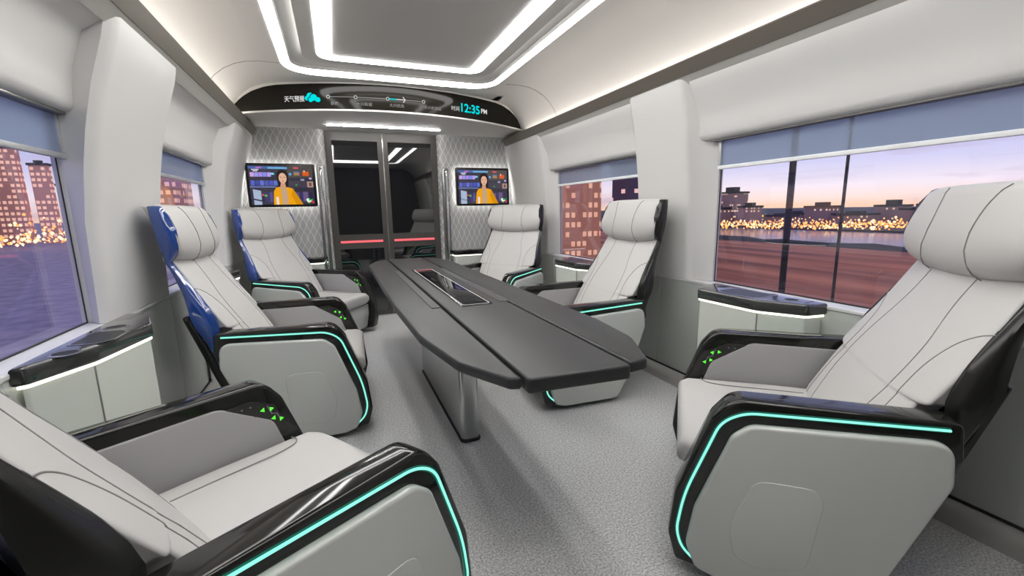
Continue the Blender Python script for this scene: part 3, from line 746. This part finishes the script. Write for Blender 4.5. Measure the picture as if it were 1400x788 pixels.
def copy_tree(o, parent=None):
    c = o.copy(); C.objects.link(c); c.parent = parent
    for ch in list(o.children): copy_tree(ch, c)
    return c
chair = make_chair()
CH = [('row1_right', .848, .985, 137.3, 'light grey armchair on the right nearest the camera, whole side panel in view', 0),
      ('row2_left', -.824, 2.641, -1.9, 'light grey armchair with a blue window reflection painted on its shell, middle of the left row facing the table', 1),
      ('row2_right', .806, 2.436, 176.1, 'light grey armchair with black shell, middle of the right row half behind the table', 0),
      ('row3_right', .734, 3.84, 213.4, 'light grey armchair under the right television at the far end of the table', 0),
      ('row3_left', -.784, 4.172, -34.5, 'light grey armchair with a blue window reflection painted on its shell under the left television by the door', 1),
      ('row1_left', -.826, 1.150, 33.6, 'light grey armchair in the bottom left corner, cropped and seen from behind its shoulder', 0)]
blue_mesh = None
for i, (k, x, y, a, lab, blue) in enumerate(CH):
    o = chair if i == 0 else copy_tree(chair)
    o.location = (x, y, 0); o.rotation_euler.z = math.radians(a); tag(o, lab, 'armchair', 'swivel armchairs round the table')
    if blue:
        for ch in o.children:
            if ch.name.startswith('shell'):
                if blue_mesh is None: blue_mesh = ch.data.copy(); blue_mesh.materials[0] = M['blue']  # left shells: blue window reflection painted as base colour
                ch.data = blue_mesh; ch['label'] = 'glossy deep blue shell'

# ================================================================== SIDE CONSOLES
def console(s, y, sill, label, plan, flip=1):
    """plan: list of (out from wall, along y) cap corners starting at the far wall end"""
    t = empty('side_console', (s*1.398, y, 0)); tag(t, label, 'console', 'side consoles with cup holders')
    zc = sill+.012
    F = lambda a, b, h: (-s*a, b, h)
    P = lambda mb, nm, m, **kw: mb.build(nm, m, parent=t, **kw)
    poly = fillet(plan, [0, .02, .03, .12, .03, 0], 6)
    body = offset(poly, .012); body = [(max(.001, a), b) for a, b in body]
    mb = MB(); prism(mb, body, .002, zc-.062, F, .0); P(mb, 'body', M['console'], sharp=50)
    lt = offset(poly, .006); lt = [(max(.001, a), b) for a, b in lt]
    mb = MB(); prism(mb, lt, zc-.062, zc-.054, F, .0); P(mb, 'light_strip', M['cons_l'])
    # two joints on the body
    mb = MB(); k = plan[3]; mb.box(*[tuple(c) for c in zip(*[sorted((a, b)) for a, b in ((-s*(k[0]-.018), -s*(k[0]-.0105)), (k[1]-.0015, k[1]+.0015), (.005, zc-.066))])]); P(mb, 'joint', M['seam'])
    mb = MB(); prism(mb, poly, zc-.054, zc, F, .010); cap = P(mb, 'cap', M['capgloss'], sharp=40)
    # recessed tray (raised rim with darker floor) and two cup holders
    y_f, y_n = plan[2][1], plan[3][1]; d = plan[2][0]
    tray = fillet([(.035, y_f-.09), (d-.06, y_f-.09), (d-.03, y_f-.13), (d-.03, y_n+.06), (d-.06, y_n+.02), (.035, y_n+.03)], .012, 4)
    mb = MB(); prism(mb, tray, zc-.004, zc+.001, F, 0.); P(mb, 'tray', M['matt_black'])
    mb = MB(); ringmesh_f(mb, offset(tray, -.009), tray, zc+.0015, zc+.0015, F); P(mb, 'tray_rim', M['steel_dark'])
    for (a, b) in ((.07, y_f-.005 if False else y_f-.03), (.07, y_n-.07)):
        c1 = [(a+.037*math.cos(2*PI*i/28), b+.037*math.sin(2*PI*i/28)) for i in range(28)]
        c2 = [(a+.029*math.cos(2*PI*i/28), b+.029*math.sin(2*PI*i/28)) for i in range(28)]
        mb = MB(); prism(mb, c2, zc-.003, zc+.0012, F, 0); P(mb, 'cup_holder', M['black'])
        mb = MB(); ringmesh_f(mb, c1, c2, zc+.0006, zc+.0022, F); P(mb, 'cup_ring', M['steel_dark'])
    return t
def ringmesh_f(mb, out, inn, z, zi, F):
    n = len(out); mb.add([F(x, y, z) for x, y in out]+[F(x, y, zi) for x, y in inn], [[i, (i+1) % n, n+(i+1) % n, n+i] for i in range(n)])
planR = [(0, .66), (.10, .645), (.222, .575), (.208, .235), (.105, .065), (0, .05)]
planL = [(0, .71), (.07, .68), (.16, .45), (.108, .17), (.02, .01), (0, 0)]
planL = [(0, .70), (.09, .68), (.165, .46), (.112, .18), (.03, .01), (0, 0)]
console(1, 1.175, .682, 'side console below the near window of the right wall, its black cap lit beneath', planR)
console(-1, 1.50, .722, 'side console below the near window of the left wall, behind the cropped armchair', planL)
console(1, 2.82, .682, 'side console below the far window of the right wall, mostly behind the middle right armchair', planR)
console(-1, 3.15, .722, 'side console below the far window of the left wall, between two armchairs', planL)
# end consoles: short units in the far corners
def end_console(x0, x1, label):
    t = empty('corner_console', ((x0+x1)/2, 4.83, 0)); tag(t, label, 'console', 'corner consoles by the door')
    w = (x1-x0)/2; P = lambda mb, nm, m, **kw: mb.build(nm, m, parent=t, **kw)
    poly = fillet([(-w, 0), (-w, -.13), (w, -.13), (w, 0)], [0, .05, .05, 0], 6)
    mb = MB(); prism(mb, offset(poly, .008), .002, .63, XYZ, 0); P(mb, 'body', M['console'], sharp=50)
    mb = MB(); prism(mb, offset(poly, .004), .63, .638, XYZ, 0); P(mb, 'light_strip', M['cons_l'])
    mb = MB(); prism(mb, poly, .638, .69, XYZ, .008); P(mb, 'cap', M['gloss'], sharp=40)
    mb = MB(); prism(mb, [(.03*math.cos(i*PI/12), -.07+.03*math.sin(i*PI/12)) for i in range(24)], .688, .6915, XYZ, 0); P(mb, 'cup_holder', M['black'])
end_console(.62, 1.0, 'corner console right of the door behind the far right armchair')
end_console(-1.02, -.70, 'corner console left of the door behind the far left armchair')

# ================================================================== OUTSIDE
ZG = -2.5
def noise_mat(name, c0, c1, scale, rough=.9, stretch=(1, 1, 1)):
    m = bpy.data.materials.new(name); m.use_nodes = True; nt = m.node_tree; b = nt.nodes['Principled BSDF']
    tc = nt.nodes.new('ShaderNodeTexCoord'); mp = nt.nodes.new('ShaderNodeMapping'); mp.inputs['Scale'].default_value = stretch
    n = nt.nodes.new('ShaderNodeTexNoise'); n.inputs['Scale'].default_value = scale; n.inputs['Detail'].default_value = 5
    r = nt.nodes.new('ShaderNodeValToRGB'); r.color_ramp.elements[0].position = .35; r.color_ramp.elements[1].position = .65
    r.color_ramp.elements[0].color = (*c0, 1); r.color_ramp.elements[1].color = (*c1, 1)
    nt.links.new(tc.outputs['Object'], mp.inputs[0]); nt.links.new(mp.outputs[0], n.inputs['Vector']); nt.links.new(n.outputs['Fac'], r.inputs['Fac']); nt.links.new(r.outputs['Color'], b.inputs['Base Color'])
    b.inputs['Roughness'].default_value = rough; return m
M['field'] = noise_mat('rust_field', (.20, .05, .02), (.55, .175, .08), .5, stretch=(1, .12, 1))
M['road'] = noise_mat('dusk_road', (.20, .155, .22), (.32, .25, .32), 1.2)
M['water'] = mat('river_water', (.10, .10, .14), .22, spec=1.)
M['bank'] = mat('dark_bank', (.03, .025, .025), .8)
def bricks(name, wall, lit, dens, sx, sz, s=1.4, base=0.):
    m = bpy.data.materials.new(name); m.use_nodes = True; nt = m.node_tree; b = nt.nodes['Principled BSDF']
    N, L = nt.nodes.new, nt.links.new
    tc = N('ShaderNodeTexCoord'); sp = N('ShaderNodeSeparateXYZ'); L(tc.outputs['Object'], sp.inputs[0])
    def mth(op, a, c=None):
        n = N('ShaderNodeMath'); n.operation = op
        for i, x in enumerate((a, c)):
            if x is None: continue
            if isinstance(x, (int, float)): n.inputs[i].default_value = x
            else: L(x, n.inputs[i])
        return n.outputs[0]
    h = mth('ADD', sp.outputs['X'], mth('ADD', sp.outputs['Y'], 500))
    a = mth('DIVIDE', h, sx); c = mth('DIVIDE', mth('ADD', sp.outputs['Z'], 100), sz)
    win = mth('MULTIPLY', mth('LESS_THAN', mth('ABSOLUTE', mth('SUBTRACT', mth('FRACT', a), .5)), .32), mth('LESS_THAN', mth('ABSOLUTE', mth('SUBTRACT', mth('FRACT', c), .5)), .26))
    cb = N('ShaderNodeCombineXYZ'); L(mth('FLOOR', a), cb.inputs[0]); L(mth('FLOOR', c), cb.inputs[1])
    wn = N('ShaderNodeTexWhiteNoise'); L(cb.outputs[0], wn.inputs['Vector'])
    on = mth('MULTIPLY', win, mth('LESS_THAN', wn.outputs['Value'], dens))
    b.inputs['Base Color'].default_value = (*wall, 1); b.inputs['Roughness'].default_value = .8
    b.inputs['Emission Color'].default_value = (*lit, 1); L(mth('MULTIPLY', on, s), b.inputs['Emission Strength']); return m
M['b_orange'] = bricks('facade_orange_lit', (.80, .36, .20), (1, .58, .36), .55, .42, .62, .62)
M['b_orange_far'] = bricks('facade_orange_far', (.85, .42, .30), (1, .60, .40), .75, .62, .8, .8)
M['b_purple'] = bricks('facade_purple', (.10, .07, .12), (1, .62, .55), .16, .7, .55, 1.0)
M['b_far'] = bricks('facade_far', (.36, .21, .20), (1, .72, .4), .22, .5, .55, .9)
M['citylight'] = emis('street_glow_orange', (1, .38, .10), 2.2)
M['citylight2'] = emis('street_glow_yellow', (1, .66, .30), 3.2)
gnd = MB().box((1.9, -60, ZG-.4), (38.6, 160, ZG)); tag(gnd.build('field_ground', M['field']), 'rust brown field outside the right windows', 'ground', kind='stuff')
gnd = MB().box((41.2, -200, ZG-.6), (65, 400, ZG-.12)); tag(gnd.build('river_water', M['water']), 'pale river beyond the field outside the right windows', 'water', kind='stuff')
gnd = MB().box((65.01, -200, ZG-.4), (500, 600, ZG+.1)); tag(gnd.build('far_shore', M['bank']), 'dark far shore of the river', 'ground', kind='stuff')
gnd = MB().box((-400, -200, ZG-.4), (-1.9, 500, ZG)); tag(gnd.build('road_surface', M['road']), 'purple-grey road surface outside the left windows', 'ground', kind='stuff')
# a low stone embankment along the near shore
mb = MB()
R = random.Random(5)
yv = [-60+ i*2. for i in range(111)]
mb.rows([[(38.65+R.random()*.1, y, ZG-.3), (39.0+R.random()*.4, y, ZG+.1), (39.8, y, ZG+.2+R.random()*.25), (40.7, y, ZG+.15), (41.15, y, ZG-.3)] for y in yv], closed=False)
tag(mb.build('river_embankment', M['bank']), 'low dark stone embankment between the field and the river', 'embankment')

def building(x, y, w, d, h, m, label, steps=0, group=None, name='apartment_building', roofm=None):
    t = empty(name, (x, y, ZG)); tag(t, label, 'building', group)
    mb = MB().box((-w/2, -d/2, 0), (w/2, d/2, h)); mb.build('facade', m, parent=t)
    rf = MB().box((-w/2-.15, -d/2-.15, h), (w/2+.15, d/2+.15, h+.35))
    if steps: rf.box((-w*.25, -d*.25, h+.35), (w*.2, d*.2, h+.35+steps))
    rf.build('roof', M['bank'], parent=t); return t
def at(dx, dy, D): return (-.57+dx*D, dy*D)
# right skyline, directions measured from the camera
def skyb(px_dx, px_dy, D, w, top, lab, st):
    x, y = at(px_dx, px_dy, D); h = 1.12+top*D-(ZG+.1)
    b = building(x, y, w*.7, w, h, M['b_far'], lab, st, 'skyline across the river', 'skyline_building'); b.location.z = ZG+.1
for a in [(.744, .668, 98, 4.6, .024, 'tallest block at the left of the skyline across the river', .9),
          (.766, .643, 88, 3.0, -.004, 'broad lower block just right of the tallest skyline block', .5),
          (.724, .690, 92, 4.5, -.006, 'low block at the left window edge across the river', .3),
          (.799, .601, 88, 4.0, -.022, 'long low block between the tall block and the lone tower', .2),
          (.836, .549, 96, 4.2, -.006, 'lone mid-height tower rising over the river lights', .6),
          (.815, .580, 100, 3.0, -.018, 'small low block left of the lone tower', .3),
          (.862, .507, 92, 5.0, -.020, 'small low block right of the lone tower', .3),
          (.886, .463, 101, 4.0, -.006, 'stepped hotel block left of the near headrest', .8),
          (.905, .425, 92, 5.0, -.012, 'wide block partly hidden by the near headrest', .6),
          (.935, .355, 95, 8.0, .00, 'block behind the near headrest across the river', .6),
          (.975, .222, 95, 9.0, .01, 'big block at the far right of the skyline', .6)]: skyb(*a)
# street lights along the far shore
lm = bpy.data.meshes.new('lamp_glow')
bm = bmesh.new(); bmesh.ops.create_icosphere(bm, subdivisions=1, radius=.55); bm.to_mesh(lm); bm.free()
mb = MB(); R = random.Random(11)
def glow(mb, x, y, z, r, mi):
    vs = [(x+r, y, z), (x-r, y, z), (x, y+r, z), (x, y-r, z), (x, y, z+r), (x, y, z-r)]
    mb.add(vs, [[0, 2, 4], [2, 1, 4], [1, 3, 4], [3, 0, 4], [2, 0, 5], [1, 2, 5], [3, 1, 5], [0, 3, 5]], mi)
for i in range(1700):
    D = R.uniform(72, 84); a = R.uniform(.68, 1.5); dx, dy = math.sin(a), math.cos(a)
    glow(mb, -.57+dx*D, dy*D, ZG+.35+abs(R.gauss(0, .55)), R.uniform(.05, .19), R.choice([0, 0, 0, 1]))
tag(mb.build('city_lights', [M['citylight'], M['citylight2']], sharp=0), 'countless orange city lights along the far river shore', 'lights', kind='stuff')
# near buildings outside the far right window and the left windows
def block(dx0, dx1, D, top, m, lab, depth=None):
    c_ = (dx0+dx1)/2; cy_ = math.sqrt(1-c_*c_); w_ = (dx1-dx0)*D/cy_*.96
    x, y = at(c_, cy_, D); building(x, y, w_, depth or w_*.8, 1.12+top*D-ZG, M[m], lab, .4)
block(.455, .540, 30, .30, 'b_orange', 'near orange lit apartment block outside the far right window', 2)
block(.569, .68, 34, .082, 'b_purple', 'dark purple office block beyond the headrest in the far right window', 2)
block(-.36, -.245, 60, .085, 'b_orange_far', 'orange lit block outside the far left window')
block(-.382, -.362, 95, .106, 'b_orange_far', 'tall slim lit block at the right of the near left window', 1)
block(-.400, -.386, 97, .050, 'b_orange_far', 'low lit block between taller ones in the near left window', 1)
block(-.424, -.404, 95, .080, 'b_orange_far', 'middle height lit block in the near left window', 1)
block(-.470, -.430, 97, .102, 'b_orange_far', 'broad high lit block at the left of the near left window', 1)
block(-.540, -.478, 95, .09, 'b_purple', 'dark block at the far left edge of the near left window', 2)
mb = MB()
for i in range(420):
    D = R.uniform(74, 88); a = R.uniform(-.62, -.36); glow(mb, -.57+math.sin(a)*D, math.cos(a)*D, ZG+.5+abs(R.gauss(0, 1.3)), R.uniform(.07, .24), R.choice([0, 1, 1]))
tag(mb.build('street_lights', [M['citylight'], M['citylight2']], sharp=0), 'bright orange and yellow street lights outside the left windows', 'lights', kind='stuff')
# dark mast close to the right window
mast = empty('catenary_mast', (7.0, 5.55, ZG)); tag(mast, 'dark trackside mast crossing the near right window', 'mast')
mb = MB(); tube(mb, [(0, 0, 0), (.0, 0, 8)], .055, 12); mb.build('pole', M['black'], parent=mast)
mb = MB().box((-.2, -.2, 0), (.2, .2, .2)); mb.build('footing', M['bank'], parent=mast)
mast2 = empty('catenary_mast', (9.2, 6.0, ZG)); tag(mast2, 'second fainter dark mast right of the first in the near right window', 'mast')
mb = MB(); tube(mb, [(0, 0, 0), (.0, 0, 8)], .03, 12); mb.build('pole', M['bank'], parent=mast2)

# ------------------------------------------------ world : dusk sky
w = bpy.data.worlds.new('dusk'); bpy.context.scene.world = w; w.use_nodes = True; nt = w.node_tree; nt.nodes.clear()
N, L = nt.nodes.new, nt.links.new
tc = N('ShaderNodeTexCoord'); sp = N('ShaderNodeSeparateXYZ'); L(tc.outputs['Generated'], sp.inputs[0])
cr = N('ShaderNodeValToRGB'); L(sp.outputs['Z'], cr.inputs['Fac'])
el = cr.color_ramp.elements; el[0].position = 0; el[0].color = (1.0, .66, .45, 1); el[1].position = 1; el[1].color = (.55, .62, .90, 1)
for p_, c in ((.012, (1.0, .78, .66, 1)), (.035, (.93, .84, .86, 1)), (.075, (.66, .66, .86, 1)), (.14, (.44, .49, .78, 1)), (.35, (.42, .50, .82, 1))):
    e = el.new(p_); e.color = c
mp = N('ShaderNodeMapping'); mp.inputs['Scale'].default_value = (2.2, 2.2, 16); L(tc.outputs['Generated'], mp.inputs[0])
no = N('ShaderNodeTexNoise'); no.inputs['Scale'].default_value = 1.6; no.inputs['Detail'].default_value = 5; L(mp.outputs[0], no.inputs['Vector'])
r2 = N('ShaderNodeValToRGB'); L(no.outputs['Fac'], r2.inputs['Fac']); r2.color_ramp.elements[0].position = .5; r2.color_ramp.elements[0].color = (0, 0, 0, 1); r2.color_ramp.elements[1].position = .68; r2.color_ramp.elements[1].color = (.75, .75, .75, 1)
mx = N('ShaderNodeMix'); mx.data_type = 'RGBA'; L(r2.outputs['Color'], mx.inputs['Factor']); L(cr.outputs['Color'], mx.inputs['A']); mx.inputs['B'].default_value = (.52, .42, .56, 1)
bg = N('ShaderNodeBackground'); L(mx.outputs['Result'], bg.inputs['Color']); bg.inputs['Strength'].default_value = 1.2
ow = N('ShaderNodeOutputWorld'); L(bg.outputs[0], ow.inputs[0])

# ------------------------------------------------ camera
cam = bpy.data.cameras.new('camera'); co = bpy.data.objects.new('camera', cam); C.objects.link(co)
yaw, pitch, roll = .3772, -.1766, -.0186
cy, sy, cp, sp_ = math.cos(yaw), math.sin(yaw), math.cos(pitch), math.sin(pitch)
f = Vector((sy*cp, cy*cp, sp_)); r = Vector((cy, -sy, 0)); u = r.cross(f)
r2_ = r*math.cos(roll)+u*math.sin(roll); u2 = -r*math.sin(roll)+u*math.cos(roll)
mw = Matrix.Identity(4)
for i in range(3): mw[i][0] = r2_[i]; mw[i][1] = u2[i]; mw[i][2] = -f[i]
mw.translation = (-.57, 0, 1.12); co.matrix_world = mw
cam.sensor_width = 36; cam.lens = 597.5/1400*36; cam.clip_start = .02; cam.clip_end = 2000
sc = bpy.context.scene; sc.camera = co
sc.view_settings.view_transform = 'Standard'; sc.view_settings.look = 'None'; sc.view_settings.exposure = 0; sc.view_settings.gamma = 1
sc.view_settings.use_curve_mapping = False
sc.cycles.max_bounces = 10; sc.cycles.diffuse_bounces = 5; sc.cycles.transparent_max_bounces = 12
sc.cycles.use_denoising = True; sc.cycles.sample_clamp_indirect = 6
